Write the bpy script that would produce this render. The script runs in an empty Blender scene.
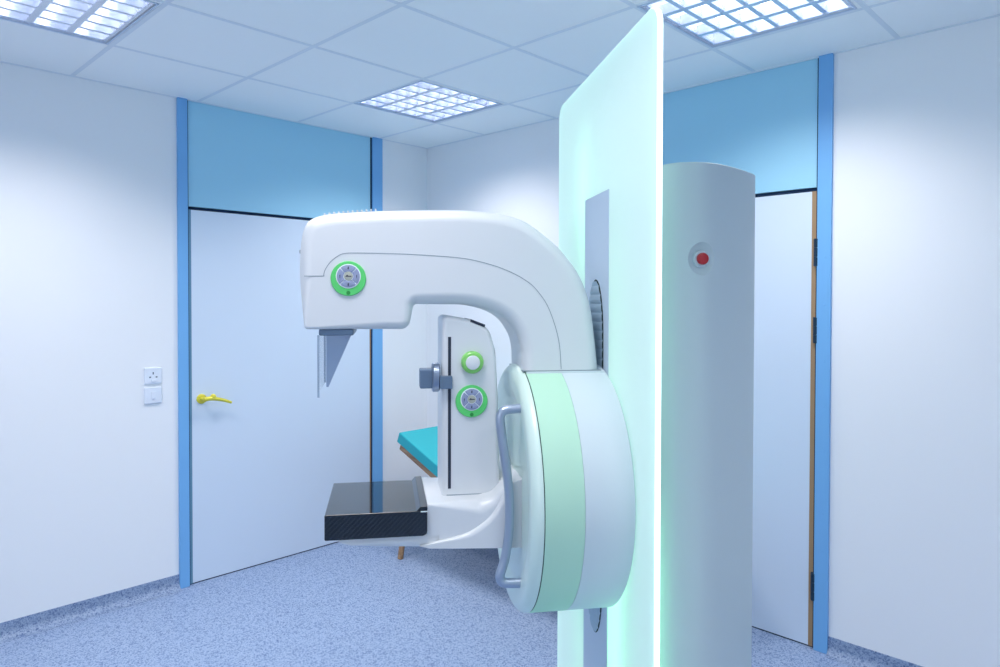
import bpy, bmesh, math, random
from mathutils import Matrix, Vector
random.seed(4)
PI = math.pi
SC = bpy.context.scene
COL = SC.collection

# ------------------------------------------------------------------ room dimensions (metres, camera stands over the origin)
WX, WY, CZ = -3.861, 3.22, 2.652          # left wall plane, right wall plane, ceiling
EX, EY = 1.75, -2.3                       # unseen walls behind / beside the camera
TH = 0.12

# ------------------------------------------------------------------ materials
MATS = {}
def principled(name, col, rough=0.5, metal=0.0, coat=0.0, coat_rough=0.1, spec=0.5, emit=None, estr=0.0, alpha=1.0, trans=0.0, bump=None):
    m = bpy.data.materials.new(name); m.use_nodes = True
    nt = m.node_tree; b = nt.nodes['Principled BSDF']
    b.inputs['Base Color'].default_value = (*col, 1)
    b.inputs['Roughness'].default_value = rough
    b.inputs['Metallic'].default_value = metal
    b.inputs['Coat Weight'].default_value = coat
    b.inputs['Coat Roughness'].default_value = coat_rough
    b.inputs['Specular IOR Level'].default_value = spec
    b.inputs['Alpha'].default_value = alpha
    b.inputs['Transmission Weight'].default_value = trans
    if emit:
        b.inputs['Emission Color'].default_value = (*emit, 1)
        b.inputs['Emission Strength'].default_value = estr
    if bump:
        sc_, st = bump
        tc = nt.nodes.new('ShaderNodeTexCoord'); no = nt.nodes.new('ShaderNodeTexNoise'); bp = nt.nodes.new('ShaderNodeBump')
        no.inputs['Scale'].default_value = sc_; no.inputs['Detail'].default_value = 3
        bp.inputs['Strength'].default_value = st; bp.inputs['Distance'].default_value = 0.002
        nt.links.new(tc.outputs['Object'], no.inputs['Vector']); nt.links.new(no.outputs['Fac'], bp.inputs['Height'])
        nt.links.new(bp.outputs['Normal'], b.inputs['Normal'])
    MATS[name] = m
    return m

def ramp(nt, src, stops):
    r = nt.nodes.new('ShaderNodeValToRGB')
    cr = r.color_ramp
    while len(cr.elements) < len(stops): cr.elements.new(0.5)
    for e, (p, c) in zip(cr.elements, stops):
        e.position = p; e.color = (*c, 1)
    nt.links.new(src, r.inputs['Fac'])
    return r

WALL = principled('wall_paint', (0.86, 0.885, 0.91), 0.75, spec=0.25, bump=(220, 0.05))
CEIL = principled('ceiling_tile', (0.94, 0.96, 0.97), 0.9, spec=0.1)
GRID = principled('ceiling_grid', (0.76, 0.81, 0.87), 0.6, spec=0.2)
DOORM = principled('door_laminate', (0.67, 0.77, 0.89), 0.42, spec=0.4)
OVER_SHADED = principled('door_laminate_shaded', (0.37, 0.69, 0.87), 0.45, spec=0.4)  # door laminate with the shade high on the wall put into its colour
BLUE = principled('blue_frame_paint', (0.18, 0.45, 0.80), 0.38, spec=0.5)
DARK = principled('dark_gap', (0.012, 0.03, 0.07), 0.8, spec=0.1)
GREYEDGE = principled('grey_door_edge', (0.14, 0.30, 0.42), 0.6)
OAK = principled('oak_lipping', (0.36, 0.23, 0.12), 0.6)
WHITE = principled('white_plastic', (0.70, 0.735, 0.765), 0.32, coat=0.25, coat_rough=0.2)
WHITEB = principled('white_plastic_ring', (0.64, 0.73, 0.78), 0.5, spec=0.35)
GREENW = principled('pale_green_plastic', (0.50, 0.79, 0.62), 0.5, spec=0.35)
FRONTC = principled('front_cover_plastic', (0.68, 0.86, 0.79), 0.3, coat=0.3, coat_rough=0.15)
SEAM = principled('seam_grey', (0.27, 0.33, 0.38), 0.7)
SEAMD = principled('seam_dark', (0.02, 0.05, 0.05), 0.7)
COLM = principled('column_grey_lacquer', (0.60, 0.71, 0.73), 0.38, spec=0.5)
SLOTM = principled('slot_plate_grey', (0.56, 0.67, 0.79), 0.45)
BELL = principled('bellows_fabric', (0.40, 0.53, 0.64), 0.7)
METAL = principled('brushed_handle_metal', (0.42, 0.50, 0.62), 0.34, metal=0.75)
CLAMP = principled('clamp_grey', (0.13, 0.20, 0.30), 0.42, metal=0.25)
CLAMPL = principled('clamp_collar_metal', (0.30, 0.37, 0.48), 0.28, metal=0.8)
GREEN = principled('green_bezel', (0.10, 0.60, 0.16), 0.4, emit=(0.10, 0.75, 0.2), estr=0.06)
GREENT = principled('green_knob_rim', (0.22, 0.62, 0.14), 0.3, coat=0.4)
DGREEN = principled('dark_green_mark', (0.02, 0.28, 0.05), 0.5)
LILAC = principled('lilac_key', (0.28, 0.33, 0.50), 0.45)
TAN = principled('tan_key', (0.42, 0.44, 0.38), 0.45)
LINE = principled('pale_ring', (0.82, 0.90, 0.92), 0.4)
INK = principled('ink', (0.02, 0.03, 0.06), 0.6)
RED = principled('red_button_plastic', (0.50, 0.012, 0.02), 0.35, coat=0.3)
TEAL = principled('teal_vinyl', (0.012, 0.40, 0.46), 0.42, spec=0.5)
BRASS = principled('yellow_brass', (0.78, 0.70, 0.08), 0.35, metal=0.3)
PLATE = principled('socket_plastic', (0.78, 0.84, 0.93), 0.35)
SOCKET_SH = principled('socket_hole', (0.10, 0.14, 0.2), 0.6)
CLEAR = principled('clear_acrylic', (0.80, 0.90, 1.0), 0.08, alpha=0.22)
GUSSET = principled('smoked_acrylic', (0.48, 0.60, 0.80), 0.15, alpha=0.75)
SHEDGE = principled('acrylic_edge', (0.34, 0.44, 0.58), 0.2)
HINGE = principled('hinge_dark', (0.02, 0.05, 0.09), 0.45, metal=0.5)
LOUVRE = principled('mirror_louvre', (0.86, 0.87, 0.95), 0.25, metal=0.7)
TRAY = principled('luminaire_tray', (0.72, 0.78, 0.90), 0.4, metal=0.5)
RIM = principled('luminaire_rim', (0.55, 0.64, 0.78), 0.4)
TUBE = principled('fluorescent_tube', (0.9, 0.95, 1.0), 0.4, emit=(0.86, 0.92, 1.0), estr=3.2)
EDGE = principled('lit_acrylic_edge', (0.85, 1.0, 0.97), 0.3, emit=(0.85, 1.0, 0.97), estr=1.6)

def floor_mat(name='speckled_vinyl', k=1.0):
    m = bpy.data.materials.new(name); m.use_nodes = True
    nt = m.node_tree; b = nt.nodes['Principled BSDF']
    tc = nt.nodes.new('ShaderNodeTexCoord')
    n1 = nt.nodes.new('ShaderNodeTexNoise'); n1.inputs['Scale'].default_value = 150; n1.inputs['Detail'].default_value = 2; n1.inputs['Roughness'].default_value = 0.7
    v1 = nt.nodes.new('ShaderNodeTexVoronoi'); v1.inputs['Scale'].default_value = 150; v1.feature = 'F1'
    v2 = nt.nodes.new('ShaderNodeTexVoronoi'); v2.inputs['Scale'].default_value = 230; v2.feature = 'F1'
    for n in (n1, v1, v2): nt.links.new(tc.outputs['Object'], n.inputs['Vector'])
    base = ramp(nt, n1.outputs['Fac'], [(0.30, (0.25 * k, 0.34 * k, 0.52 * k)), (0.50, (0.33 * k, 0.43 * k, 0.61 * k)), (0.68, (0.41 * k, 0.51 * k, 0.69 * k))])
    sep = nt.nodes.new('ShaderNodeSeparateColor'); nt.links.new(v1.outputs['Color'], sep.inputs['Color'])
    d1 = ramp(nt, sep.outputs['Red'], [(0.0, (1, 1, 1)), (0.72, (1, 1, 1)), (0.78, (0.74, 0.79, 0.86)), (1.0, (0.46, 0.54, 0.68))])
    sep2 = nt.nodes.new('ShaderNodeSeparateColor'); nt.links.new(v2.outputs['Color'], sep2.inputs['Color'])
    d2 = ramp(nt, sep2.outputs['Green'], [(0.0, (1, 1, 1)), (0.80, (1, 1, 1)), (0.84, (0.70, 0.76, 0.86)), (1.0, (0.40, 0.47, 0.62))])
    x1 = nt.nodes.new('ShaderNodeMix'); x1.data_type = 'RGBA'; x1.blend_type = 'MULTIPLY'; x1.inputs['Factor'].default_value = 1
    x2 = nt.nodes.new('ShaderNodeMix'); x2.data_type = 'RGBA'; x2.blend_type = 'MULTIPLY'; x2.inputs['Factor'].default_value = 1
    nt.links.new(base.outputs['Color'], x1.inputs['A']); nt.links.new(d1.outputs['Color'], x1.inputs['B'])
    nt.links.new(x1.outputs['Result'], x2.inputs['A']); nt.links.new(d2.outputs['Color'], x2.inputs['B'])
    nt.links.new(x2.outputs['Result'], b.inputs['Base Color'])
    b.inputs['Roughness'].default_value = 0.5; b.inputs['Specular IOR Level'].default_value = 0.35
    return m
FLOOR = floor_mat()
SKIRT_SHADED = floor_mat('speckled_vinyl_shaded', 0.88)  # floor vinyl darkened to paint in the shade on the skirting

def carbon_mat():
    m = bpy.data.materials.new('carbon_fibre'); m.use_nodes = True
    nt = m.node_tree; b = nt.nodes['Principled BSDF']
    tc = nt.nodes.new('ShaderNodeTexCoord')
    mp = nt.nodes.new('ShaderNodeMapping'); mp.inputs['Rotation'].default_value = (0.0, -0.785, 0.6)
    w = nt.nodes.new('ShaderNodeTexWave'); w.inputs['Scale'].default_value = 42; w.inputs['Distortion'].default_value = 0.0
    nt.links.new(tc.outputs['Object'], mp.inputs['Vector']); nt.links.new(mp.outputs['Vector'], w.inputs['Vector'])
    r = ramp(nt, w.outputs['Fac'], [(0.35, (0.001, 0.003, 0.006)), (0.75, (0.014, 0.022, 0.032))])
    nt.links.new(r.outputs['Color'], b.inputs['Base Color'])
    b.inputs['Roughness'].default_value = 0.42
    b.inputs['Specular IOR Level'].default_value = 0.0; b.inputs['Coat Weight'].default_value = 1.0; b.inputs['Coat Roughness'].default_value = 0.04; b.inputs['Coat IOR'].default_value = 1.75
    return m
CARBON = carbon_mat()

def panel_mat():
    m = bpy.data.materials.new('frosted_lit_acrylic'); m.use_nodes = True
    nt = m.node_tree; nt.nodes.clear()
    out = nt.nodes.new('ShaderNodeOutputMaterial')
    di = nt.nodes.new('ShaderNodeBsdfDiffuse'); di.inputs['Color'].default_value = (0.70, 0.80, 0.83, 1)
    tr = nt.nodes.new('ShaderNodeBsdfTranslucent'); tr.inputs['Color'].default_value = (0.80, 0.95, 0.86, 1)
    gl = nt.nodes.new('ShaderNodeBsdfGlossy'); gl.inputs['Roughness'].default_value = 0.25
    em = nt.nodes.new('ShaderNodeEmission'); em.inputs['Color'].default_value = (0.72, 0.96, 0.93, 1); em.inputs['Strength'].default_value = 0.21
    m1 = nt.nodes.new('ShaderNodeMixShader'); m1.inputs[0].default_value = 0.45
    m2 = nt.nodes.new('ShaderNodeMixShader'); m2.inputs[0].default_value = 0.05
    ad = nt.nodes.new('ShaderNodeAddShader')
    L = nt.links.new
    L(di.outputs[0], m1.inputs[1]); L(tr.outputs[0], m1.inputs[2]); L(m1.outputs[0], m2.inputs[1]); L(gl.outputs[0], m2.inputs[2])
    L(m2.outputs[0], ad.inputs[0]); L(em.outputs[0], ad.inputs[1]); L(ad.outputs[0], out.inputs['Surface'])
    return m
PANEL = panel_mat()

def wood_mat():
    m = bpy.data.materials.new('beech_wood'); m.use_nodes = True
    nt = m.node_tree; b = nt.nodes['Principled BSDF']
    tc = nt.nodes.new('ShaderNodeTexCoord'); mp = nt.nodes.new('ShaderNodeMapping'); mp.inputs['Scale'].default_value = (2, 14, 14)
    n = nt.nodes.new('ShaderNodeTexNoise'); n.inputs['Scale'].default_value = 4; n.inputs['Detail'].default_value = 4
    nt.links.new(tc.outputs['Object'], mp.inputs['Vector']); nt.links.new(mp.outputs['Vector'], n.inputs['Vector'])
    r = ramp(nt, n.outputs['Fac'], [(0.3, (0.24, 0.13, 0.07)), (0.7, (0.45, 0.28, 0.15))])
    nt.links.new(r.outputs['Color'], b.inputs['Base Color']); b.inputs['Roughness'].default_value = 0.5
    return m
WOOD = wood_mat()

# ------------------------------------------------------------------ mesh helpers
def link(name, bm, mats, parent=None, smooth=35, wn=True):
    me = bpy.data.meshes.new(name)
    bmesh.ops.recalc_face_normals(bm, faces=bm.faces)
    bm.to_mesh(me); bm.free()
    if not isinstance(mats, (list, tuple)): mats = [mats]
    for m in mats: me.materials.append(m)
    o = bpy.data.objects.new(name, me); COL.objects.link(o)
    if smooth:
        for p in me.polygons: p.use_smooth = True
        me.set_sharp_from_angle(angle=math.radians(smooth))
        if wn:
            w = o.modifiers.new('weighted', 'WEIGHTED_NORMAL'); w.keep_sharp = True; w.weight = 100
    if parent: o.parent = parent
    return o

def box(bm, x0, x1, y0, y1, z0, z1, bev=0.0, seg=2, mi=0, mat=None):
    r = bmesh.ops.create_cube(bm, size=1.0)
    vs = r['verts']
    for v in vs:
        v.co = Vector(((x0 + x1) / 2 + v.co.x * (x1 - x0), (y0 + y1) / 2 + v.co.y * (y1 - y0), (z0 + z1) / 2 + v.co.z * (z1 - z0)))
    fs = set(f for v in vs for f in v.link_faces)
    if bev > 0:
        es = list(set(e for f in fs for e in f.edges))
        rb = bmesh.ops.bevel(bm, geom=es, offset=bev, segments=seg, profile=0.5, affect='EDGES')
        fs = set(rb['faces']) | set(f for f in fs if f.is_valid)
        vs = list(set(v for f in fs for v in f.verts))
    for f in fs: f.material_index = mi
    if mat is not None: bmesh.ops.transform(bm, matrix=mat, verts=list(vs))
    return vs

def frame_of(a, b):
    d = (Vector(b) - Vector(a)).normalized()
    up = Vector((0, 0, 1)) if abs(d.z) < 0.95 else Vector((1, 0, 0))
    x = d.cross(up).normalized(); y = x.cross(d).normalized()
    return d, x, y

def lathe(bm, prof, origin, axis, n=64, mi=0, close=False):
    """prof: list of (distance along the axis, radius)"""
    o = Vector(origin); d = Vector(axis).normalized()
    up = Vector((0, 0, 1)) if abs(d.z) < 0.95 else Vector((1, 0, 0))
    x = d.cross(up).normalized(); y = d.cross(x).normalized()
    rings = []
    for (t, r) in prof:
        if r < 1e-6: rings.append([bm.verts.new(o + d * t)])
        else: rings.append([bm.verts.new(o + d * t + (x * math.cos(2 * PI * i / n) + y * math.sin(2 * PI * i / n)) * r) for i in range(n)])
    for a, b in zip(rings, rings[1:]):
        if len(a) == 1 and len(b) == 1: continue
        for i in range(n):
            j = (i + 1) % n
            if len(a) == 1: f = bm.faces.new((a[0], b[i], b[j]))
            elif len(b) == 1: f = bm.faces.new((a[i], a[j], b[0]))
            else: f = bm.faces.new((a[i], a[j], b[j], b[i]))
            f.material_index = mi

def tube(bm, pts, r, n=16, mi=0):
    pts = [Vector(p) for p in pts]
    rings = []
    prevx = None
    for i, p in enumerate(pts):
        t = (pts[min(i + 1, len(pts) - 1)] - pts[max(i - 1, 0)]).normalized()
        if prevx is None:
            up = Vector((0, 1, 0)) if abs(t.y) < 0.9 else Vector((1, 0, 0))
            x = t.cross(up).normalized()
        else:
            x = (prevx - t * prevx.dot(t)).normalized()
        y = t.cross(x); prevx = x
        rr = r[i] if isinstance(r, (list, tuple)) else r
        rings.append([bm.verts.new(p + (x * math.cos(2 * PI * k / n) + y * math.sin(2 * PI * k / n)) * rr) for k in range(n)])
    for a, b in zip(rings, rings[1:]):
        for k in range(n):
            bm.faces.new((a[k], a[(k + 1) % n], b[(k + 1) % n], b[k])).material_index = mi
    bm.faces.new(rings[0][::-1]).material_index = mi; bm.faces.new(rings[-1]).material_index = mi

def smooth_path(pts, k=6):
    """Catmull-Rom through the points"""
    P = [Vector(p) for p in pts]; out = []
    for i in range(len(P) - 1):
        p0 = P[max(i - 1, 0)]; p1 = P[i]; p2 = P[i + 1]; p3 = P[min(i + 2, len(P) - 1)]
        for j in range(k):
            t = j / k
            out.append(0.5 * ((2 * p1) + (p2 - p0) * t + (2 * p0 - 5 * p1 + 4 * p2 - p3) * t * t + (3 * p1 - p0 - 3 * p2 + p3) * t ** 3))
    out.append(P[-1])
    return out

def area2(o): return sum(o[i][0] * o[(i + 1) % len(o)][1] - o[(i + 1) % len(o)][0] * o[i][1] for i in range(len(o)))

def rounded_extrude(bm, outline, y0, y1, r, seg=6, to3=None, mi=0):
    """outline: list of (a, b, [radius]); extruded along y with rounded rims; to3(a, y, b) -> point"""
    if to3 is None: to3 = lambda a, y, b: (a, y, b)
    O = [(p[0], p[1]) for p in outline]; R = [(p[2] if len(p) > 2 else r) for p in outline]
    if area2(O) < 0: O.reverse(); R.reverse()
    n = len(O); N = []
    for i in range(n):
        a = Vector(O[i - 1]); b = Vector(O[i]); c = Vector(O[(i + 1) % n])
        e1 = (b - a).normalized(); e2 = (c - b).normalized()
        n1 = Vector((e1.y, -e1.x)); n2 = Vector((e2.y, -e2.x))
        m = (n1 + n2)
        m = m.normalized() if m.length > 1e-6 else n1
        c_ = max(0.5, m.dot(n1)); N.append(m / c_)
    rings = []
    def ring(th, side):
        vs = []
        for i in range(n):
            d = R[i] * (1 - math.cos(th)); h = R[i] * (1 - math.sin(th))
            y = (y0 + h) if side == 0 else (y1 - h)
            p = Vector(O[i]) - N[i] * d
            vs.append(bm.verts.new(to3(p.x, y, p.y)))
        return vs
    for k in range(seg, -1, -1): rings.append(ring(k / seg * PI / 2, 0))
    for k in range(0, seg + 1): rings.append(ring(k / seg * PI / 2, 1))
    for a, b in zip(rings, rings[1:]):
        for i in range(n):
            j = (i + 1) % n
            bm.faces.new((a[i], a[j], b[j], b[i])).material_index = mi
    bm.faces.new(rings[0]).material_index = mi; bm.faces.new(rings[-1]).material_index = mi

def fillet(poly, k=5):
    """poly: (x, z, r): round every corner with radius r"""
    out = []; n = len(poly)
    for i in range(n):
        p = Vector(poly[i][:2]); a = Vector(poly[i - 1][:2]); c = Vector(poly[(i + 1) % n][:2]); r = poly[i][2] if len(poly[i]) > 2 else 0
        if r <= 0: out.append((p.x, p.y)); continue
        u = (a - p); v = (c - p); lu, lv = u.length, v.length; u.normalize(); v.normalize()
        ang = u.angle(v); t = min(r / math.tan(ang / 2), lu * 0.48, lv * 0.48); rr = t * math.tan(ang / 2)
        bis = (u + v).normalized(); cen = p + bis * (rr / math.sin(ang / 2))
        s = p + u * t; e = p + v * t
        a0 = math.atan2(s.y - cen.y, s.x - cen.x); a1 = math.atan2(e.y - cen.y, e.x - cen.x)
        d = (a1 - a0 + PI) % (2 * PI) - PI
        for j in range(k + 1):
            aa = a0 + d * j / k; out.append((cen.x + rr * math.cos(aa), cen.y + rr * math.sin(aa)))
    return out

def ribbon(bm, pts, w, y, dy, mi=0):
    """thin raised line in the plane y, following (x, z) points"""
    P = [Vector((p[0], p[1])) for p in pts]; L = []; Rr = []
    for i, p in enumerate(P):
        t = (P[min(i + 1, len(P) - 1)] - P[max(i - 1, 0)]).normalized(); n = Vector((-t.y, t.x)) * w / 2
        L.append(p + n); Rr.append(p - n)
    rows = []
    for l, r in zip(L, Rr):
        rows.append([bm.verts.new((l.x, y, l.y)), bm.verts.new((r.x, y, r.y)), bm.verts.new((r.x, y + dy, r.y)), bm.verts.new((l.x, y + dy, l.y))])
    for a, b in zip(rows, rows[1:]):
        for i in range(4):
            j = (i + 1) % 4
            bm.faces.new((a[i], a[j], b[j], b[i])).material_index = mi
    bm.faces.new(rows[0][::-1]).material_index = mi; bm.faces.new(rows[-1]).material_index = mi

def empty(name, loc=(0, 0, 0), rz=0):
    o = bpy.data.objects.new(name, None); COL.objects.link(o); o.location = loc; o.rotation_euler = (0, 0, rz); o.empty_display_size = 0.1
    return o
def tag(o, label=None, cat=None, group=None, kind=None):
    if label: o['label'] = label
    if cat: o['category'] = cat
    if group: o['group'] = group
    if kind: o['kind'] = kind
    return o
def struct(name, bm, m, label, cat, parent=None, smooth=0):
    o = link(name, bm, m, parent, smooth)
    if parent is None: tag(o, label, cat, kind='structure')
    elif label: o['label'] = label
    return o

# ------------------------------------------------------------------ room shell
LP0, LP1, LP2, LP3 = 1.478, 1.531, 2.742, 2.82      # left doorway: post, opening, post (along y)
RP0, RP1, RP2, RP3 = -2.43, -2.372, -1.150, -1.089  # right doorway: post, opening, post (along x)
DH = 2.058                                          # door height
bm = bmesh.new(); box(bm, WX - TH, EX + TH, EY - TH, WY + TH, -0.1, 0)
struct('floor', bm, FLOOR, 'speckled blue vinyl floor of the examination room', 'floor')

bm = bmesh.new(); box(bm, WX - TH, WX, EY, LP0 + 0.02, 0, CZ); box(bm, WX - TH, WX, LP3 - 0.02, WY + TH, 0, CZ); box(bm, WX - TH, WX - 0.07, LP0, LP3, 0, CZ)
struct('wall_left', bm, WALL, 'white wall on the left with the wide pale blue door', 'wall')
bm = bmesh.new(); box(bm, WX, RP0 + 0.02, WY, WY + TH, 0, CZ); box(bm, RP3 - 0.02, EX, WY, WY + TH, 0, CZ); box(bm, RP0, RP3, WY + 0.07, WY + TH, 0, CZ)
struct('wall_right', bm, WALL, 'white wall on the right with the door behind the machine', 'wall')
bm = bmesh.new(); box(bm, EX, EX + TH, EY, WY + TH, 0, CZ)
struct('wall_back', bm, WALL, 'plain white wall beyond the right edge of the picture', 'wall')
WN0, WN1, WZ0, WZ1 = -2.1, 1.1, 0.95, 2.25  # opening for an added window that only serves as soft fill
bm = bmesh.new(); box(bm, WX - TH, WN0, EY - TH, EY, 0, CZ); box(bm, WN1, EX + TH, EY - TH, EY, 0, CZ); box(bm, WN0, WN1, EY - TH, EY, 0, WZ0); box(bm, WN0, WN1, EY - TH, EY, WZ1, CZ)
struct('wall_front', bm, WALL, 'plain white wall behind the camera', 'wall')

bm = bmesh.new()
for z in (WZ0, WZ1 - 0.05): box(bm, WN0, WN1, EY - 0.09, EY - 0.03, z, z + 0.05)
for x in (WN0, (WN0 + WN1) / 2 - 0.025, WN1 - 0.05): box(bm, x, x + 0.05, EY - 0.09, EY - 0.03, WZ0 + 0.05, WZ1 - 0.05)
struct('added_window_1', bm, WHITE, 'invented white window frame around the added fill light behind the camera', 'window')

# ceiling: tiles with recesses cut where the luminaires sit, T-bar grid lines as thin strips
GX = [-3.268 + 0.608 * i for i in range(-1, 10)]
GY = [2.80 - 0.605 * i for i in range(-1, 10)]
GX = [g for g in GX if WX + 0.02 < g < EX - 0.02]; GY = sorted(g for g in GY if EY + 0.02 < g < WY - 0.02)
LIGHTS = [(-3.268, 0.385), (-3.268, 2.195), (-1.444, 2.195), (-1.444, 0.385), (0.380, 0.385)]  # last two are unseen lights added to brighten machine and column
LW = 0.565
bm = bmesh.new()
xs = [WX - TH] + GX + [EX + TH]; ys = [EY - TH] + GY + [WY + TH]
for i in range(len(xs) - 1):
    for j in range(len(ys) - 1):
        hole = any(abs(xs[i] - lx) < 0.05 and abs(ys[j] - ly) < 0.05 for lx, ly in LIGHTS)
        if hole:
            x0, x1, y0, y1 = xs[i], xs[i + 1], ys[j], ys[j + 1]
            a, b, c, d = x0 + 0.012, x0 + 0.012 + LW, y0 + 0.012, y0 + 0.012 + LW
            box(bm, x0, x1, y0, c, CZ, CZ + 0.1); box(bm, x0, x1, d, y1, CZ, CZ + 0.1)
            box(bm, x0, a, c, d, CZ, CZ + 0.1); box(bm, b, x1, c, d, CZ, CZ + 0.1)
            box(bm, a, b, c, d, CZ + 0.12, CZ + 0.16)
        else:
            box(bm, xs[i], xs[i + 1], ys[j], ys[j + 1], CZ, CZ + 0.1)
for g in GX: box(bm, g - 0.010, g + 0.010, EY, WY, CZ - 0.0015, CZ + 0.01, mi=1)
for g in GY: box(bm, WX, EX, g - 0.010, g + 0.010, CZ - 0.0012, CZ + 0.01, mi=1)
box(bm, WX, WX + 0.012, EY, WY, CZ - 0.004, CZ + 0.01, mi=1); box(bm, WX, EX, WY - 0.012, WY, CZ - 0.004, CZ + 0.01, mi=1)
struct('ceiling', bm, [CEIL, GRID], 'suspended ceiling of pale square tiles in a thin grid', 'ceiling')

# coved vinyl skirting
def cove(name, p0, p1, inward, label):
    bm = bmesh.new()
    prof = [(0, 0.078), (0.004, 0.078), (0.004, 0.04)] + [(0.004 + 0.036 * (1 - math.cos(t)), 0.04 - 0.038 * math.sin(t)) for t in [PI / 2 * k / 6 for k in range(1, 7)]] + [(0.045, 0.0005), (0, 0.0005)]
    rows = []
    for p in (p0, p1): rows.append([bm.verts.new((p[0] + inward[0] * d, p[1] + inward[1] * d, z)) for d, z in prof])
    n = len(prof)
    for i in range(n): bm.faces.new((rows[0][i], rows[0][(i + 1) % n], rows[1][(i + 1) % n], rows[1][i]))
    bm.faces.new(rows[0]); bm.faces.new(rows[1][::-1])
    struct(name, bm, SKIRT_SHADED, label, 'skirting', smooth=40)
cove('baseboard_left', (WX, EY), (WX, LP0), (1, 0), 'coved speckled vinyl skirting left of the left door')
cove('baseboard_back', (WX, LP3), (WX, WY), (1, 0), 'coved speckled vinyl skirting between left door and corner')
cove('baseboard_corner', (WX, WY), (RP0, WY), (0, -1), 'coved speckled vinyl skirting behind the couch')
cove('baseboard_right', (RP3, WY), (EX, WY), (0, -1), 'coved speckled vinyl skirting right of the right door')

# blue door posts, floor to ceiling
def post(name, x0, x1, y0, y1, label):
    bm = bmesh.new(); box(bm, x0, x1, y0, y1, 0, CZ, bev=0.003)
    # row of small screw heads down the post
    return struct(name, bm, BLUE, label, 'door post', smooth=35)
pa = post('trim_1', WX - 0.06, WX + 0.016, LP0, LP1, 'blue post at the left side of the left door')
post('trim_2', WX - 0.06, WX + 0.016, LP2, LP3, 'blue post at the corner side of the left door')
pb = post('trim_3', RP2, RP3, WY - 0.016, WY + 0.06, 'blue post at the right side of the right door')
post('trim_4', RP0, RP1, WY - 0.016, WY + 0.06, 'blue post of the right door hidden behind the light panel')
for p, pts in ((pa, [(WX + 0.0165, (LP0 + LP1) / 2 + 0.008, z) for z in (0.5, 1.03, 1.21, 1.9)]), (pb, [((RP2 + RP3) / 2 + 0.006, WY - 0.0165, z) for z in (2.28, 1.98, 1.76, 1.55, 1.3, 1.1, 0.9, 0.62, 0.45)])):
    bm = bmesh.new()
    for q in pts:
        lathe(bm, [(0, 0.004), (0.0012, 0.0035), (0.0015, 0)], q, (1, 0, 0) if p is pa else (0, -1, 0), 10)
    s = link('screw_head', bm, BLUE, p, 40)

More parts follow.
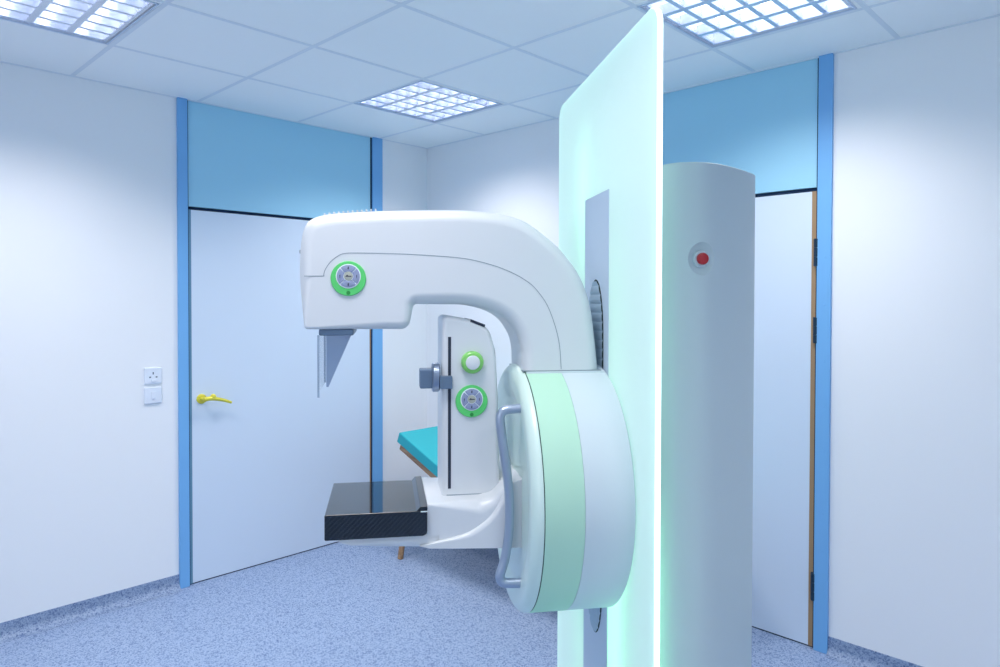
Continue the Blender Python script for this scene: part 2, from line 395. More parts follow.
# ------------------------------------------------------------------ doors
def door(name, along, plane, a0, a1, label, lip_side, hinges, handle):
    """along: 'y' for the left wall, 'x' for the right one; a0..a1 opening"""
    sgn = 1 if along == 'y' else -1
    def b(bm, s0, s1, d0, d1, z0, z1, bev=0, mi=0):   # d: distance into the room from the wall plane
        if along == 'y': box(bm, plane + d0, plane + d1, s0, s1, z0, z1, bev, mi=mi)
        else: box(bm, s0, s1, plane - d1, plane - d0, z0, z1, bev, mi=mi)
    gap = 0.017
    l0, l1 = (a0 + 0.0215, a1 - 0.016) if along == 'y' else (a0 + 0.017, a1 - 0.028)
    bm = bmesh.new(); b(bm, l0, l1, -0.05, -0.002, 0.006, DH, 0.002)
    root = link(name, bm, DOORM, None, 35)
    tag(root, label, 'door', kind='structure')
    bm = bmesh.new(); b(bm, a0 + 0.008, a1 - 0.0085, -0.05, -0.003, DH + 0.018, CZ, 0.002)
    o = link('over_panel', bm, OVER_SHADED, root, 35); o['label'] = 'panel above the door leaf, blue darkened for its shade'
    bm = bmesh.new(); b(bm, a0, a1, -0.069, -0.056, 0.002, CZ); b(bm, a0, a1, -0.056, -0.012, DH + 0.001, DH + 0.017)
    link('shadow_gap', bm, DARK, root, 0)
    for g0, g1 in ((a0, a0 + 0.0075), (a1 - 0.0078, a1)):
        bm = bmesh.new(); b(bm, g0, g1, -0.06, 0.0012, 0.001, CZ - 0.001); link('gap_strip', bm, DARK, root, 0)  # dark strips standing in for the open gap beside each post
    bm = bmesh.new(); b(bm, a0, a1, -0.055, -0.006, 0.0005, 0.005); link('threshold', bm, DARK, root, 0)
    bm = bmesh.new()
    if along == 'y':
        b(bm, a0 + 0.0075, a0 + 0.0210, -0.04, 0.0, 0.006, DH); m = GREYEDGE; nm = 'rebate_strip'
    else:
        b(bm, a1 - 0.0275, a1 - 0.0082, -0.045, 0.000, 0.006, DH); m = OAK; nm = 'wood_lipping'
    link(nm, bm, m, root, 0)
    if along == 'y':
        bm = bmesh.new(); b(bm, a1 - 0.0155, a1 - 0.0082, -0.04, -0.001, 0.006, DH); link('wood_lipping', bm, OAK, root, 0)
    for z0, z1 in hinges:
        bm = bmesh.new()
        b(bm, a1 - 0.016, a1 + 0.002, -0.01, 0.010, z0, z1, 0.002)
        for k in range(3): 
            zz = z0 + (z1 - z0) * (k + 0.02) / 3
            lathe(bm, [(0, 0), (0, 0.009), ((z1 - z0) * 0.31, 0.009), ((z1 - z0) * 0.31, 0)], (a1 - 0.004, plane - 0.012, zz), (0, 0, 1), 14)
        link('hinge', bm, HINGE, root, 35)
    if handle:
        y0 = 1.604; z = 1.018
        bm = bmesh.new()
        lathe(bm, [(0, 0.0), (0, 0.027), (0.006, 0.027), (0.009, 0.023), (0.009, 0.0)], (plane - 0.002, y0, z), (1, 0, 0), 28)
        lathe(bm, [(0, 0.0), (0, 0.0105), (0.045, 0.0095), (0.045, 0)], (plane + 0.004, y0, z), (1, 0, 0), 18)
        tube(bm, smooth_path([(plane + 0.045, y0 - 0.004, z + 0.001), (plane + 0.050, y0 + 0.03, z + 0.004), (plane + 0.050, y0 + 0.09, z - 0.008), (plane + 0.048, y0 + 0.148, z - 0.030)], 5), [0.0135, 0.0135, 0.013, 0.0125, 0.012, 0.012, 0.0115, 0.011, 0.0105, 0.010, 0.0095, 0.009, 0.0085, 0.008, 0.0075, 0.007], 14)
        h = link('lever_handle', bm, BRASS, root, 40); h['label'] = 'yellow lever door handle'
        bm = bmesh.new()
        lathe(bm, [(0, 0.0), (0, 0.016), (0.012, 0.014), (0.016, 0.008), (0.016, 0)], (plane + 0.045, y0 + 0.045, z + 0.012), (1, 0, 0), 18)
        link('thumb_turn', bm, BRASS, h, 40)
    return root
door('door_1', 'y', WX, LP1, LP2, 'wide pale blue door with yellow lever handle on the left wall', None, [], True)
door('door_2', 'x', WY, RP1, RP2, 'pale blue door with wood edge and dark hinges behind the machine', None, [(1.722, 1.846), (1.378, 1.495), (0.222, 0.345)], False)

# ------------------------------------------------------------------ wall plates
def plate_base(z, bm): 
    box(bm, WX + 0.0006, WX + 0.011, 1.305, 1.391, z - 0.043, z + 0.043, 0.004, 3)
bm = bmesh.new(); plate_base(1.167, bm)
sk = link('power_socket', bm, PLATE, None, 35)
tag(sk, 'white mains socket on the left wall, upper of two wall plates', 'socket')
bm = bmesh.new()
X = WX + 0.0108
box(bm, X, X + 0.0006, 1.328, 1.337, 1.156, 1.163); box(bm, X, X + 0.0006, 1.360, 1.369, 1.156, 1.163); box(bm, X, X + 0.0006, 1.345, 1.351, 1.174, 1.186)
link('pin_hole', bm, SOCKET_SH, sk, 0)
bm = bmesh.new(); box(bm, X, X + 0.005, 1.338, 1.362, 1.136, 1.148, 0.001); link('rocker_switch', bm, PLATE, sk, 30)
bm = bmesh.new(); plate_base(1.064, bm)
sk2 = link('wall_switch', bm, PLATE, None, 35)
tag(sk2, 'white switch plate on the left wall directly below the socket', 'switch')
bm = bmesh.new(); box(bm, X, X + 0.004, 1.338, 1.358, 1.046, 1.082, 0.0015); box(bm, X, X + 0.0008, 1.318, 1.319, 1.03, 1.098); link('rocker_switch', bm, PLATE, sk2, 30)

# ------------------------------------------------------------------ ceiling luminaires
def luminaire():
    """origin at the centre of the opening, in the ceiling plane"""
    root = empty('ceiling_light')
    h = LW / 2 - 0.001
    bm = bmesh.new()
    for s in (-1, 1):
        box(bm, min(s * h, s * (h + 0.008)), max(s * h, s * (h + 0.008)), -h - 0.008, h + 0.008, -0.004, -0.0008)
        box(bm, -h - 0.008, h + 0.008, min(s * h, s * (h + 0.008)), max(s * h, s * (h + 0.008)), -0.004, -0.0008)
    link('rim', bm, RIM, root, 0)
    bm = bmesh.new()
    box(bm, -h, h, -h, h, 0.098, 0.104)
    for s in (-1, 1):
        box(bm, min(s * h, s * (h - 0.003)), max(s * h, s * (h - 0.003)), -h, h, 0, 0.098); box(bm, -h, h, min(s * h, s * (h - 0.003)), max(s * h, s * (h - 0.003)), 0, 0.098)
    link('tray', bm, TRAY, root, 0)
    n = 4; w = 2 * (h - 0.004) / n
    for k in range(n):
        y = -h + 0.004 + w * (k + 0.5)
        bm = bmesh.new(); lathe(bm, [(-h + 0.02, 0), (-h + 0.02, 0.013), (h - 0.02, 0.013), (h - 0.02, 0)], (0, y, 0.075), (1, 0, 0), 12)
        link('lamp_tube', bm, TUBE, root, 40)
    # parabolic louvre: wedge side reflectors along the tubes and wedge cross blades between them
    bm = bmesh.new()
    def wedge(p0, p1, half_top, half_bot, z0, z1):
        d = Vector((p1[0] - p0[0], p1[1] - p0[1])).normalized(); nrm = Vector((-d.y, d.x))
        rows = []
        for p in (p0, p1):
            row = []
            for t in range(5):
                f = t / 4; hw = half_bot + (half_top - half_bot) * f ** 1.7 ; z = z0 + (z1 - z0) * f
                row.append((Vector(p) + nrm * hw, z))
            for t in range(4, -1, -1):
                f = t / 4; hw = half_bot + (half_top - half_bot) * f ** 1.7; z = z0 + (z1 - z0) * f
                row.append((Vector(p) - nrm * hw, z))
            rows.append([bm.verts.new((q.x, q.y, z)) for q, z in row])
        m = len(rows[0])
        for i in range(m): bm.faces.new((rows[0][i], rows[0][(i + 1) % m], rows[1][(i + 1) % m], rows[1][i]))
        bm.faces.new(rows[0]); bm.faces.new(rows[1][::-1])
    for k in range(n + 1):
        y = -h + 0.004 + w * k
        wedge((-h + 0.004, y), (h - 0.004, y), 0.013, 0.0012, 0.046, 0.002)
    nb = 6
    for k in range(n):
        y0 = -h + 0.004 + w * k
        for q in range(nb + 1):
            x = -h + 0.006 + (2 * h - 0.012) * q / nb
            wedge((x, y0 + 0.004), (x, y0 + w - 0.004), 0.010, 0.001, 0.044, 0.004)
    link('louvre', bm, LOUVRE, root, 40, wn=False)
    return root
LL = ['louvred square ceiling light at the left edge above the left wall', 'louvred square ceiling light nearest the room corner above the machine arm',
      'louvred square ceiling light beside the top of the green panel and right door', 'added unseen louvred ceiling light above the camera side of the machine',
      'added unseen louvred ceiling light to the right behind the camera']
first = luminaire()
def dup(root):
    r = root.copy(); COL.objects.link(r)
    for ch in list(root.children):
        c = ch.copy(); COL.objects.link(c); c.parent = r
    return r
POWER = [16.5, 14, 14.2, 11, 12]
def area_light(name, loc, rot, sx, sy, power, col, spread):
    l = bpy.data.lights.new(name, 'AREA'); l.shape = 'RECTANGLE'; l.size = sx; l.size_y = sy; l.energy = power; l.color = col; l.spread = spread
    o = bpy.data.objects.new(name, l); COL.objects.link(o); o.location = loc; o.rotation_euler = rot
    return o
LCOL = (1.0, 0.94, 0.915)
roots = [first] + [dup(first) for _ in LIGHTS[1:]]
for i, ((lx, ly), r) in enumerate(zip(LIGHTS, roots)):
    r.location = (lx + 0.012 + LW / 2, ly + 0.012 + LW / 2, CZ)
    if i in (2,): r.rotation_euler = (0, 0, 0)
    tag(r, LL[i], 'ceiling light', 'louvred ceiling lights')
    area_light('lamp_output', (r.location.x, r.location.y, CZ - 0.006), (0, 0, 0), LW - 0.02, LW - 0.02, POWER[i], LCOL, math.radians(132))

# ------------------------------------------------------------------ exam couch by the right wall, head end raised
co = empty('examination_couch', (-2.6, 2.9, 0))
tag(co, 'teal padded examination couch with wooden frame behind the machine', 'couch')
ox, oy = -2.6, 2.9
ang = math.radians(22)
Y0, Y1 = 2.60 - oy, 3.165 - oy
# backrest: top corner at x=-3.382, z=.764, descending towards +x
HX, HZ = -2.86, 0.552
Lb = math.hypot(-3.382 - HX, 0.764 - HZ)
M = Matrix.Translation((HX - ox, 0, HZ)) @ Matrix.Rotation(ang, 4, 'Y')
bm = bmesh.new(); box(bm, -Lb, 0, Y0, Y1, -0.068, 0, 0.008, 3, mat=M)
link('backrest_pad', bm, TEAL, co, 35)
bm = bmesh.new(); box(bm, -Lb + 0.02, 0, Y0 + 0.02, Y1 - 0.02, -0.112, -0.069, 0.003, 2, mat=M)
link('backrest_board', bm, WOOD, co, 35)
bm = bmesh.new(); box(bm, HX - ox + 0.01, -1.62 - ox, Y0, Y1, 0.484, 0.552, 0.008, 3)
link('seat_pad', bm, TEAL, co, 35)
bm = bmesh.new()
for y in (Y0 + 0.03, Y1 - 0.07): box(bm, -3.36 - ox, -1.65 - ox, y, y + 0.04, 0.39, 0.43, 0.003)
box(bm, HX - ox, -1.65 - ox, Y0 + 0.02, Y1 - 0.02, 0.44, 0.483, 0.003)
for x in (-3.34, -2.6, -1.70): box(bm, x - ox, x + 0.04 - ox, Y0 + 0.03, Y1 - 0.03, 0.385, 0.425, 0.003)
link('couch_frame', bm, WOOD, co, 35)
for x, y, fx, fy in ((-3.345, 2.652, -3.350, 2.585), (-3.335, 3.10, -3.335, 3.14), (-1.75, 2.652, -1.73, 2.61), (-1.75, 3.10, -1.73, 3.14)):
    bm = bmesh.new(); tube(bm, [(fx - ox, fy - oy, 0.0), (x - ox, y - oy, 0.43)], [0.017, 0.023], 16); link('leg', bm, WOOD, co, 40)
bm = bmesh.new(); tube(bm, [(-3.30 - ox, 0.0, 0.40), (-3.20 - ox, 0.0, 0.56)], 0.012, 12); link('backrest_prop', bm, METAL, co, 40)

# ------------------------------------------------------------------ the mammography machine.  Local axes: -x arm points out of the panel, -y towards the camera side
mm = empty('mammography_machine', (-1.1964, 1.6289, 0), math.radians(53.566))
tag(mm, 'white mammography machine with glowing green panel, arm, drum and grey column', 'medical machine')
def V(u, v, z): return (-u, -v, z)
uo = lambda a, y, b: (-a, y, b)          # outline given as (u, z)

# glowing panel -----------------------------------------------------
PW, PH, PT = 0.443, 2.238, 0.016
def panel_outline(o=0.0):
    return fillet([(-PW - o, 0.0), (PW + o, 0.0), (PW + o, PH + o, 0.05), (-PW - o, PH + o, 0.05)], 8)
bm = bmesh.new()
rounded_extrude(bm, panel_outline(), 0.0, PT, 0.002, 2, to3=lambda a, y, b: (y, a, b))
pn = link('light_panel', bm, PANEL, mm, 40); pn['label'] = 'tall frosted panel glowing mint green'
bm = bmesh.new()                            # polished edge that lets the light out
O = panel_outline(0.0006); Oi = panel_outline(0.0002)
k0, k1 = 0.0015, PT - 0.0015
idx = list(range(1, len(O))) + [0]
vsA = [bm.verts.new((k0, O[i][0], O[i][1])) for i in idx]; vsB = [bm.verts.new((k1, O[i][0], O[i][1])) for i in idx]
for i in range(len(idx) - 1): bm.faces.new((vsA[i], vsA[i + 1], vsB[i + 1], vsB[i]))
link('glowing_edge', bm, EDGE, pn, 40, wn=False)
# slot plate let into the panel, with the pleated bellows
bm = bmesh.new(); box(bm, -0.0015, 0.002, -0.113, 0.113, 0.0, 1.871)
sp = link('slot_plate', bm, SLOTM, mm, 0)
def stadium(hw, z0, z1, k=14):
    pts = []
    for i in range(k + 1): a = PI * i / k; pts.append((hw * math.cos(a), z1 - hw * 2.2 + hw * 2.2 * math.sin(a)))
    for i in range(k + 1): a = PI + PI * i / k; pts.append((hw * math.cos(a), z0 + hw * 2.2 + hw * 2.2 * math.sin(a)))
    return pts
bm = bmesh.new(); rounded_extrude(bm, stadium(0.0715, 0.609, 1.629), -0.0026, 0, 0.0003, 2, to3=lambda a, y, b: (y, a, b)); link('slot_opening', bm, SEAMD, sp, 0)
bm = bmesh.new()
zs = [0.612 + 0.0255 * i for i in range(41)]
def half_w(z):
    z0, z1, hw = 0.611, 1.627, 0.069
    c0, c1 = z0 + hw * 2.2, z1 - hw * 2.2
    if z < c0: t = (c0 - z) / (hw * 2.2)
    elif z > c1: t = (z - c1) / (hw * 2.2)
    else: return hw
    return hw * math.sqrt(max(0.0, 1 - t * t))
rows = []
z = 0.612; i = 0
while z < 1.6265:
    hw = half_w(z) + 0.0005; x = -0.0030 - (0.0022 if i % 4 else 0.0)
    rows.append((bm.verts.new((x, -hw, z)), bm.verts.new((x, hw, z)))); z += 0.0064; i += 1
for a, b in zip(rows, rows[1:]): bm.faces.new((a[0], a[1], b[1], b[0]))
link('bellows', bm, BELL, sp, 25, wn=False)

# column behind the panel ------------------------------------------
half = [(0.084, 0.245), (0.090, 0.276), (0.110, 0.302), (0.145, 0.316), (0.18, 0.319), (0.22, 0.306), (0.265, 0.280), (0.31, 0.248), (0.355, 0.212), (0.385, 0.184), (0.394, 0.170)]
half = [(p.x, p.y) for p in smooth_path([(a, b, 0) for a, b in half], 5)]
ol = [(x, -v) for x, v in half] + [(x, v) for x, v in reversed(half)]
bm = bmesh.new(); rounded_extrude(bm, [(a, b) for a, b in ol], 0.0, 1.91, 0.005, 3, to3=lambda a, y, b: (a, b, y))
bp = Vector((0.172, -0.3195, 1.672)); bn = Vector((-0.02, -1.0, 0)).normalized()
cb = bmesh.new(); lathe(cb, [(-0.016, 0), (-0.0155, 0.014), (-0.0135, 0.023), (-0.009, 0.031), (-0.003, 0.0385), (0.010, 0.050), (0.02, 0.050), (0.02, 0)], bp, bn, 48)
cut = link('dish_cutter', cb, COLM, None, 0)
cl = link('column', bm, COLM, None, 0)
bo = cl.modifiers.new('cut', 'BOOLEAN'); bo.operation = 'DIFFERENCE'; bo.solver = 'EXACT'; bo.object = cut
me_new = bpy.data.meshes.new_from_object(cl.evaluated_get(bpy.context.evaluated_depsgraph_get()))
bpy.data.objects.remove(cl); bpy.data.objects.remove(cut)
bm = bmesh.new(); bm.from_mesh(me_new); bpy.data.meshes.remove(me_new)
cl = link('column', bm, COLM, mm, 25); cl['label'] = 'grey rounded column behind the panel'
bm = bmesh.new(); box(bm, PT + 0.0005, 0.087, -0.05, 0.05, 0.05, 1.80, 0.002); link('panel_mount', bm, COLM, mm, 35)
# emergency button on the camera side
bm = bmesh.new(); lathe(bm, [(-0.0165, 0.0215), (-0.006, 0.0212), (-0.004, 0.0195), (-0.004, 0)], bp, bn, 32); c2 = link('button_collar', bm, WHITEB, cl, 40)
bm = bmesh.new(); lathe(bm, [(-0.005, 0.0145), (0.002, 0.0148), (0.005, 0.0132), (0.0066, 0.008), (0.007, 0)], bp, bn, 32)
rb = link('emergency_button', bm, RED, cl, 40); rb['label'] = 'red round stop button'

# drum ---------------------------------------------------------------
ZC, R = 1.050, 0.339
def drum(name, prof, mat, n=128):
    bm = bmesh.new(); lathe(bm, prof, (0, 0, ZC), (-1, 0, 0), n); return link(name, bm, mat, mm, 40)
drum('drum_ring', [(0.003, 0), (0.003, R - 0.004), (0.006, R), (0.129, R), (0.1295, R - 0.001), (0.1295, 0.2)], WHITEB)['label'] = 'off-white ring of the drum next to the panel'
drum('drum_band', [(0.1297, 0.2), (0.1297, R - 0.001), (0.1302, R), (0.2265, R), (0.2275, R - 0.002), (0.2275, 0.2)], GREENW)['label'] = 'pale green ring of the drum'
drum('drum_seam', [(0.2262, 0.25), (0.2262, R - 0.0012), (0.2292, R - 0.0012), (0.2292, 0.25)], SEAMD)
fr = [(0.2289, 0.2), (0.2289, R - 0.0015), (0.230, R)]
for k in range(1, 9):
    a = PI / 2 * k / 8; fr.append((0.230 + 0.026 * math.sin(a), R - 0.030 * (1 - math.cos(a))))
fr += [(0.2562, 0.285), (0.255, 0.272), (0.249, 0.255), (0.247, 0.24), (0.247, 0)]
fc = drum('drum_front_cover', fr, FRONTC); fc['label'] = 'pale glossy front disc of the drum'

# grab handle on the drum front
bm = bmesh.new()
hp = [(0.246, 0.17, 1.290), (0.288, 0.17, 1.287), (0.303, 0.17, 1.280), (0.308, 0.17, 1.262), (0.301, 0.17, 1.20), (0.291, 0.17, 1.13), (0.284, 0.17, 1.06), (0.284, 0.17, 0.98), (0.294, 0.17, 0.905), (0.307, 0.17, 0.862), (0.305, 0.17, 0.846), (0.292, 0.17, 0.838), (0.246, 0.17, 0.835)]
tube(bm, smooth_path([V(*p) for p in hp], 6), 0.0122, 18)
gh = link('grab_handle', bm, METAL, mm, 40); gh['label'] = 'grey tubular grab handle'

# upper arm ----------------------------------------------------------
top = [(0.017, 1.220), (0.019, 1.360), (0.021, 1.396), (0.029, 1.470), (0.040, 1.546), (0.055, 1.597), (0.077, 1.645), (0.106, 1.684), (0.134, 1.715), (0.173, 1.747), (0.207, 1.771), (0.240, 1.788), (0.295, 1.802), (0.376, 1.8085), (0.43, 1.809), (0.556, 1.805), (0.638, 1.801), (0.72, 1.7945), (0.760, 1.788), (0.786, 1.778), (0.801, 1.763), (0.810, 1.739), (0.8155, 1.70), (0.817, 1.632), (0.812, 1.573), (0.805, 1.512)]
top = [(p.x, p.y) for p in smooth_path([(a, b, 0) for a, b in top], 3)]
under = [(0.440, 1.5575), (0.405, 1.557), (0.363, 1.5525), (0.309, 1.5365), (0.272, 1.510), (0.246, 1.470), (0.237, 1.436), (0.2350, 1.411), (0.2345, 1.36), (0.2345, 1.220)]
under = [(p.x, p.y) for p in smooth_path([(a, b, 0) for a, b in under], 3)]
def rad_top(u, z): return 0.036 if z > 1.62 else 0.008 + 0.028 * max(0, (z - 1.51) / 0.11) if u > 0.7 else 0.034
arm_ol = [(u, z, rad_top(u, z)) for u, z in top]
head = fillet([(0.8055, 1.5115), (0.803, 1.4935, 0.016), (0.765, 1.493), (0.74, 1.493), (0.70, 1.493), (0.67, 1.493), (0.64, 1.4925), (0.62, 1.4925), (0.598, 1.4925), (0.5385, 1.492, 0.026), (0.5250, 1.558, 0.010), (0.47, 1.558)], 6)[1:-1]
arm_ol += [(u, z, 0.008 + 0.014 * min(1, max(0, (0.77 - u) / 0.17)) if u > 0.575 else 0.022 if z < 1.545 else 0.030) for u, z in head]
arm_ol += [(u, z, 0.034) for u, z in under]
AW = 0.103
bm = bmesh.new(); rounded_extrude(bm, arm_ol, -AW, AW, 0.03, 7, to3=uo)
arm = link('upper_arm', bm, WHITE, mm, 50); arm['label'] = 'white swan-neck arm with the x-ray tube head'
seam = [(0.814, 1.629), (0.758, 1.6295), (0.7545, 1.632), (0.751, 1.645), (0.738, 1.665), (0.719, 1.681), (0.701, 1.688), (0.66, 1.6895), (0.562, 1.6885), (0.510, 1.6865), (0.432, 1.682), (0.379, 1.676), (0.325, 1.6635), (0.282, 1.649), (0.244, 1.631), (0.212, 1.610), (0.190, 1.586), (0.168, 1.553), (0.148, 1.502), (0.135, 1.448), (0.130, 1.383)]
seam = [(p.x, p.y) for p in smooth_path([(a, b, 0) for a, b in seam], 4)]
bm = bmesh.new()
for s in (-1, 1): ribbon(bm, [(-a, b) for a, b in seam[1:]], 0.0019, s * AW - 0.0006, 0.0012)
link('cover_seam', bm, SEAM, arm, 0)
bm = bmesh.new(); box(bm, -0.2355, -0.018, -AW - 0.0008, AW + 0.0008, 1.3772, 1.3798); link('arm_joint', bm, SEAM, arm, 0)
bm = bmesh.new()                                        # flat saddle where the arm meets the drum
box(bm, -0.2265, -0.006, -AW - 0.003, AW + 0.003, 1.30, 1.3775, 0.004, 2); 
link('arm_saddle', bm, WHITEB, mm, 35)
bm = bmesh.new()                                        # row of small vent ribs on top of the head
for i in range(12):
    u = 0.755 - 0.0119 * i; zt = 1.789 + (0.755 - u) * 0.10 - max(0, u - 0.735) * 0.10
    box(bm, -u - 0.0022, -u + 0.0022, -0.066, -0.04, zt + 0.003, zt + 0.0068, 0.0008)
vr = link('vent_rib', bm, WHITE, arm, 35)
bm = bmesh.new(); lathe(bm, [(0, 0.006), (0.003, 0.005), (0.004, 0)], V(0.8165, 0.05, 1.694), (-1, 0, 0), 14); link('light_switch', bm, SEAM, arm, 40)

# collimator plate + clear face shield under the head
bm = bmesh.new(); box(bm, -0.768, -0.680, -0.095, 0.105, 1.4765, 1.4935, 0.004, 2)
cp = link('shield_mount', bm, CLAMP, mm, 35)
bm = bmesh.new(); box(bm, -0.7700, -0.7665, -0.10, 0.10, 1.334, 1.478, 0.001); sh = link('face_shield', bm, CLEAR, mm, 35); sh['label'] = 'clear plastic face shield'
for y, zb in ((-0.10, 1.318), (0.10, 1.334)):
    bm = bmesh.new(); box(bm, -0.7712, -0.7660, min(y, y * 0.975), max(y, y * 0.975), zb, 1.478); link('shield_edge', bm, SHEDGE, sh, 0)
bm = bmesh.new(); rounded_extrude(bm, [(0.764, 1.476), (0.764, 1.322), (0.758, 1.322), (0.694, 1.470), (0.694, 1.476)], 0.088, 0.094, 0.001, 1, to3=uo); link('shield_gusset', bm, GUSSET, sh, 30)

# control dial -------------------------------------------------------
def dial(u, z, y, r, name, label):
    """round keypad on a face that looks along -y"""
    bm = bmesh.new(); d = (0, -1, 0)
    lathe(bm, [(-0.002, 0.0), (-0.002, r), (0.003, r), (0.0052, r * 0.965), (0.0056, r * 0.9), (0.0056, 0)], (-u, y, z), d, 56)
    root = link(name, bm, GREEN, mm, 40); root['label'] = label
    cz = z + r * 0.13; q = (-u, y - 0.0056, cz); ri = r * 0.70
    bm = bmesh.new(); lathe(bm, [(0, 0.0), (0, ri), (0.0012, ri), (0.0014, ri * 0.97), (0.0014, 0)], q, d, 56); link('dial_ring', bm, LINE, root, 40)
    for k in range(4):
        a0 = PI / 4 + k * PI / 2 + 0.05; a1 = a0 + PI / 2 - 0.10
        bm = bmesh.new(); r0, r1 = ri * 0.40, ri * 0.92
        pts = [(r1 * math.cos(a0 + (a1 - a0) * i / 12), r1 * math.sin(a0 + (a1 - a0) * i / 12)) for i in range(13)] + [(r0 * math.cos(a1 - (a1 - a0) * i / 8), r0 * math.sin(a1 - (a1 - a0) * i / 8)) for i in range(9)]
        rounded_extrude(bm, [(-u + a, cz + b) for a, b in pts], y - 0.0085, y - 0.0066, 0.0006, 2, to3=lambda a, yy, b: (a, yy, b))
        am = (a0 + a1) / 2; ax, az = -u + ri * 0.67 * math.cos(am), cz + ri * 0.67 * math.sin(am)
        c, s = math.cos(am), math.sin(am); w = ri * 0.10
        if k % 2 == 1: tri = [(ax - w * 0.5, az), (ax + w * 0.5, az), (ax, az + w * 1.3)]; tri += []; 
        else: tri = [(ax - w * 0.6, az + w * 0.5), (ax - w * 0.6, az - w * 0.9), (ax + w * 0.6, az - w * 0.2)]
        rounded_extrude(bm, tri, y - 0.0091, y - 0.0084, 0.0001, 1, mi=1)
        if k % 2 == 0: rounded_extrude(bm, [(ax - w * 0.3, az - w * 1.1), (ax + w * 0.4, az - w * 1.1), (ax + w * 0.4, az + w * 1.2), (ax - w * 0.3, az + w * 1.2)], y - 0.0091, y - 0.0084, 0.0001, 1, mi=1)
        else: rounded_extrude(bm, [(ax - w * 0.18, az - w * 1.5), (ax + w * 0.18, az - w * 1.5), (ax + w * 0.18, az + w * 0.2), (ax - w * 0.18, az + w * 0.2)], y - 0.0091, y - 0.0084, 0.0001, 1, mi=1)
        link('direction_key', bm, [LILAC, INK], root, 30, wn=False)
    bm = bmesh.new(); lathe(bm, [(0.0014, ri * 0.36), (0.0026, ri * 0.35), (0.003, ri * 0.30), (0.003, 0)], q, d, 32)
    w = ri * 0.26
    rounded_extrude(bm, [(-u - w, cz - w * 0.16), (-u + w * 0.95, cz - w * 0.16), (-u + w * 0.95, cz + w * 0.16), (-u, cz + w * 0.16), (-u - w * 0.4, cz + w * 0.5)], y - 0.0090, y - 0.0084, 0.0001, 1, mi=1)
    link('centre_key', bm, [TAN, INK], root, 40, wn=False)
    bm = bmesh.new(); lathe(bm, [(0.005, r * 0.12), (0.0062, r * 0.11), (0.0064, 0)], (-u, y, z - r * 0.82), d, 20); link('indicator_dot', bm, DGREEN, root, 40)
    return root
dial(0.6925, 1.6235, -AW, 0.0447, 'control_dial', 'round green keypad on the tube head')

# lower arm / detector support ----------------------------------------
BW = 0.140
body = fillet([(0.530, 0.975, 0), (0.4945, 0.970, 0), (0.4945, 0.9285, 0), (0.325, 0.922, 0), (0.235, 0.919), (0.235, 1.085), (0.285, 1.082, 0.02), (0.318, 1.050, 0.04), (0.355, 1.0425, 0.03), (0.4925, 1.0425), (0.4950, 1.027), (0.530, 1.024)], 6)
bm = bmesh.new(); rounded_extrude(bm, [(u, z, 0.004 if u > 0.489 else 0.010 + 0.024 * min(1, max(0, (u - 0.29) / 0.06)) if z > 1 else 0.034 if u > 0.26 else 0.01) for u, z in body], -BW, BW, 0.034, 7, to3=uo)
under_t = fillet([(0.722, 0.9655), (0.714, 0.954, 0.008), (0.690, 0.945, 0.03), (0.600, 0.934, 0.05), (0.47, 0.927, 0), (0.46, 0.927), (0.46, 0.9655)], 6)
rounded_extrude(bm, [(u, z, 0.004 + 0.016 * min(1, max(0, (0.70 - u) / 0.1)) if z < 0.96 and u > 0.465 else 0.003) for u, z in under_t], -BW, BW, 0.012, 5, to3=uo)
link('support_arm', bm, WHITE, mm, 50)['label'] = 'white lower arm carrying the breast support table'
sw = [(0.512, 0.9385), (0.484, 0.944), (0.439, 0.952), (0.392, 0.964), (0.352, 0.986), (0.325, 1.010), (0.306, 1.040), (0.292, 1.066), (0.270, 1.092), (0.236, 1.106)]
sw = [(p.x, p.y) for p in smooth_path([(a, b, 0) for a, b in sw], 4)]
fen = sw + [(0.236, 0.9195), (0.325, 0.9225), (0.45, 0.9285), (0.49, 0.9310)]
bm = bmesh.new(); rounded_extrude(bm, [(u, z, max(0.0006, min(0.014, (z - 0.938) * 0.5)) if i_ < len(sw) - 6 else 0.003 if i_ < len(sw) else 0.001) for i_, (u, z) in enumerate(fen)], -BW - 0.010, BW + 0.010, 0.014, 5, to3=uo)
link('arm_fairing', bm, WHITE, mm, 50)

# carbon fibre table
bm = bmesh.new()
rounded_extrude(bm, fillet([(0.750, 1.031, 0.004), (0.750, 0.966, 0.004), (0.520, 0.966, 0), (0.4935, 0.966, 0.016), (0.4935, 1.031, 0.004)], 5), -0.155, 0.155, 0.0025, 3, to3=uo)
tb = link('support_table', bm, CARBON, mm, 35); tb['label'] = 'black carbon fibre breast support table'
bm = bmesh.new(); rounded_extrude(bm, fillet([(0.522, 1.0305), (0.512, 1.041, 0.004), (0.4932, 1.0425, 0.003), (0.4932, 1.0305)], 4), -0.1555, 0.1555, 0.0015, 2, to3=uo); link('table_lip', bm, CARBON, tb, 35)
bm = bmesh.new(); box(bm, -0.5105, -0.4925, -0.1562, 0.1562, 1.0275, 1.0303); link('metal_trim', bm, LINE, tb, 0)

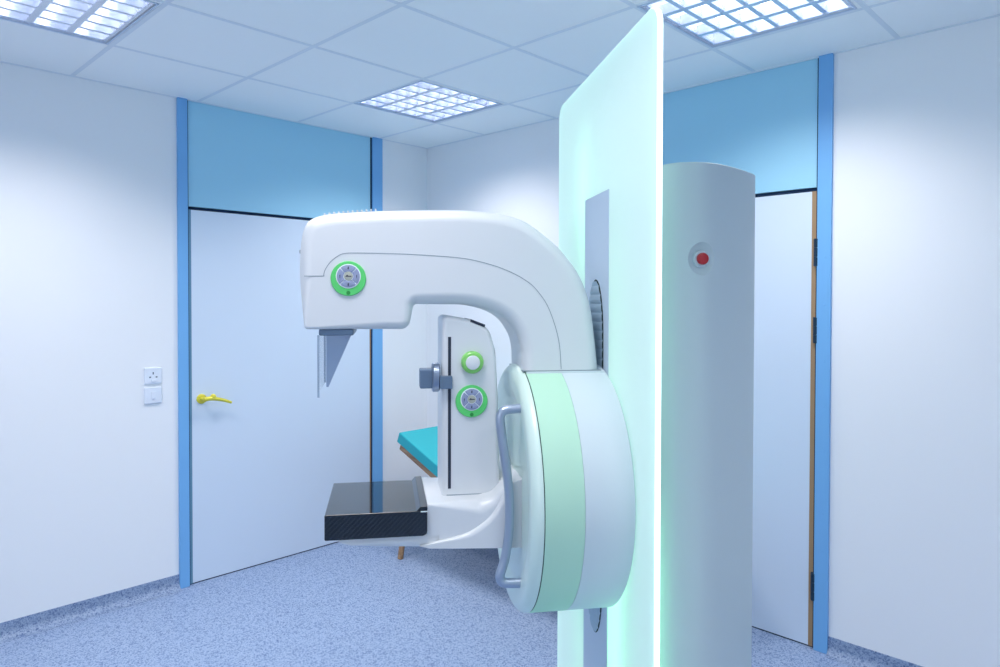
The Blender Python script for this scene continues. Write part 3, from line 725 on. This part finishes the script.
# compression column --------------------------------------------------
UV0, UV1 = 0.07, -0.10
cf = fillet([(0.4495, 1.015, 0), (0.4495, 1.530, 0.014), (0.373, 1.5165, 0.05), (0.322, 1.494, 0.045), (0.303, 1.430, 0.06), (0.296, 1.30, 0.2), (0.290, 1.015, 0)], 7)
bm = bmesh.new(); rounded_extrude(bm, cf, -UV0, -UV1, 0.013, 5, to3=uo)
cc = link('compression_column', bm, WHITE, mm, 45); cc['label'] = 'white upright column of the compression unit'
bm = bmesh.new(); box(bm, -0.4335, -0.4255, -UV0 - 0.0012, -UV0 + 0.002, 1.062, 1.470); link('carriage_slot', bm, INK, cc, 0)
bm = bmesh.new()
M = Matrix.Translation((-0.353, 0, 1.5065)) @ Matrix.Rotation(math.radians(21), 4, 'Y')
box(bm, -0.021, 0.021, -UV0 + 0.001, -UV1 - 0.01, -0.004, 0.0035, 0.001, mat=M); link('top_vent', bm, INK, cc, 30)
bm = bmesh.new(); box(bm, -0.437, -0.318, -UV0 - 0.0006, -UV0 + 0.002, 1.0435, 1.0455); link('base_joint', bm, SEAM, cc, 0)
# turning knob
q = (-0.369, -UV0, 1.402)
bm = bmesh.new(); lathe(bm, [(0, 0.0), (0, 0.030), (0.012, 0.0305), (0.018, 0.028), (0.021, 0.023), (0.0205, 0.0195), (0.019, 0.0)], q, (0, -1, 0), 48)
kn = link('compression_knob', bm, GREENT, mm, 40); kn['label'] = 'round green knob with white centre'
bm = bmesh.new(); lathe(bm, [(0.018, 0.0195), (0.0225, 0.019), (0.0245, 0.016), (0.025, 0)], q, (0, -1, 0), 40); link('knob_cap', bm, WHITE, kn, 40)
dial(0.370, 1.2965, -UV0, 0.0435, 'control_dial', 'round green keypad on the compression column')
# paddle clamp
bm = bmesh.new(); box(bm, -0.508, -0.466, -0.062, -0.014, 1.331, 1.383, 0.004, 3)
pc = link('paddle_clamp', bm, CLAMP, mm, 35); pc['label'] = 'grey clamp for the compression paddle'
bm = bmesh.new(); lathe(bm, [(0, 0), (0, 0.036), (0.003, 0.040), (0.017, 0.040), (0.020, 0.036), (0.020, 0)], V(0.455, 0.045, 1.360), (-1, 0, 0), 40); link('clamp_collar', bm, CLAMPL, pc, 40)
bm = bmesh.new(); box(bm, -0.456, -0.423, -0.089, -0.066, 1.3325, 1.3665, 0.002, 2); link('clamp_bracket', bm, CLAMP, pc, 35)

# soft fill light added in an invented window behind the camera
area_light('added_window_fill', ((WN0 + WN1) / 2, EY - 0.10, (WZ0 + WZ1) / 2), (PI / 2, 0, 0), WN1 - WN0, WZ1 - WZ0, 27, (0.88, 0.94, 1.0), PI)

# green LED strips behind the panel: they shine through the frosted acrylic
R53 = math.radians(53.566)
def in_machine(u, v, z):
    c, s = math.cos(R53), math.sin(R53); x, y = -u, -v
    return (-1.1964 + x * c - y * s, 1.6289 + x * s + y * c, z)
for v, z, hh, pw in ((-0.14, 1.86, 0.40, 0.30), (0.17, 0.72, 0.52, 0.9), (0.16, 1.45, 0.6, 0.10), (-0.16, 0.62, 0.80, 0.25)):
    l = area_light('green_led_strip', in_machine(-0.078, v, z), (0, 0, 0), hh, 0.06, pw, (0.42, 1.0, 0.50), PI)
    # face the panel: light shines along the machine's -x
    l.rotation_euler = (Matrix.Rotation(R53, 3, 'Z') @ Matrix.Rotation(PI / 2, 3, 'Y')).to_euler()

# ------------------------------------------------------------------ camera, world, view
cam = bpy.data.cameras.new('camera'); co_ = bpy.data.objects.new('camera', cam); COL.objects.link(co_)
cam.sensor_width = 36; cam.lens = 36 * 0.6957; cam.shift_y = -0.0223; cam.clip_start = 0.05
rot = Matrix.Rotation(math.radians(44.18), 3, 'Z') @ Matrix.Rotation(math.radians(90 - 0.947), 3, 'X') @ Matrix.Rotation(math.radians(0.1125), 3, 'Z')
co_.location = (0, 0, 1.57); co_.rotation_euler = rot.to_euler()
SC.camera = co_
w = bpy.data.worlds.new('world'); w.use_nodes = True; SC.world = w
w.node_tree.nodes['Background'].inputs['Color'].default_value = (0.6, 0.75, 1.0, 1); w.node_tree.nodes['Background'].inputs['Strength'].default_value = 0.3
SC.view_settings.view_transform = 'Standard'; SC.view_settings.look = 'None'; SC.view_settings.gamma = 1; SC.view_settings.use_curve_mapping = False
SC.view_settings.exposure = -0.10
SC.cycles.max_bounces = 10; SC.cycles.diffuse_bounces = 7; SC.cycles.glossy_bounces = 5; SC.cycles.transparent_max_bounces = 12
SC.cycles.sample_clamp_indirect = 4.0
SC.cycles.use_denoising = True
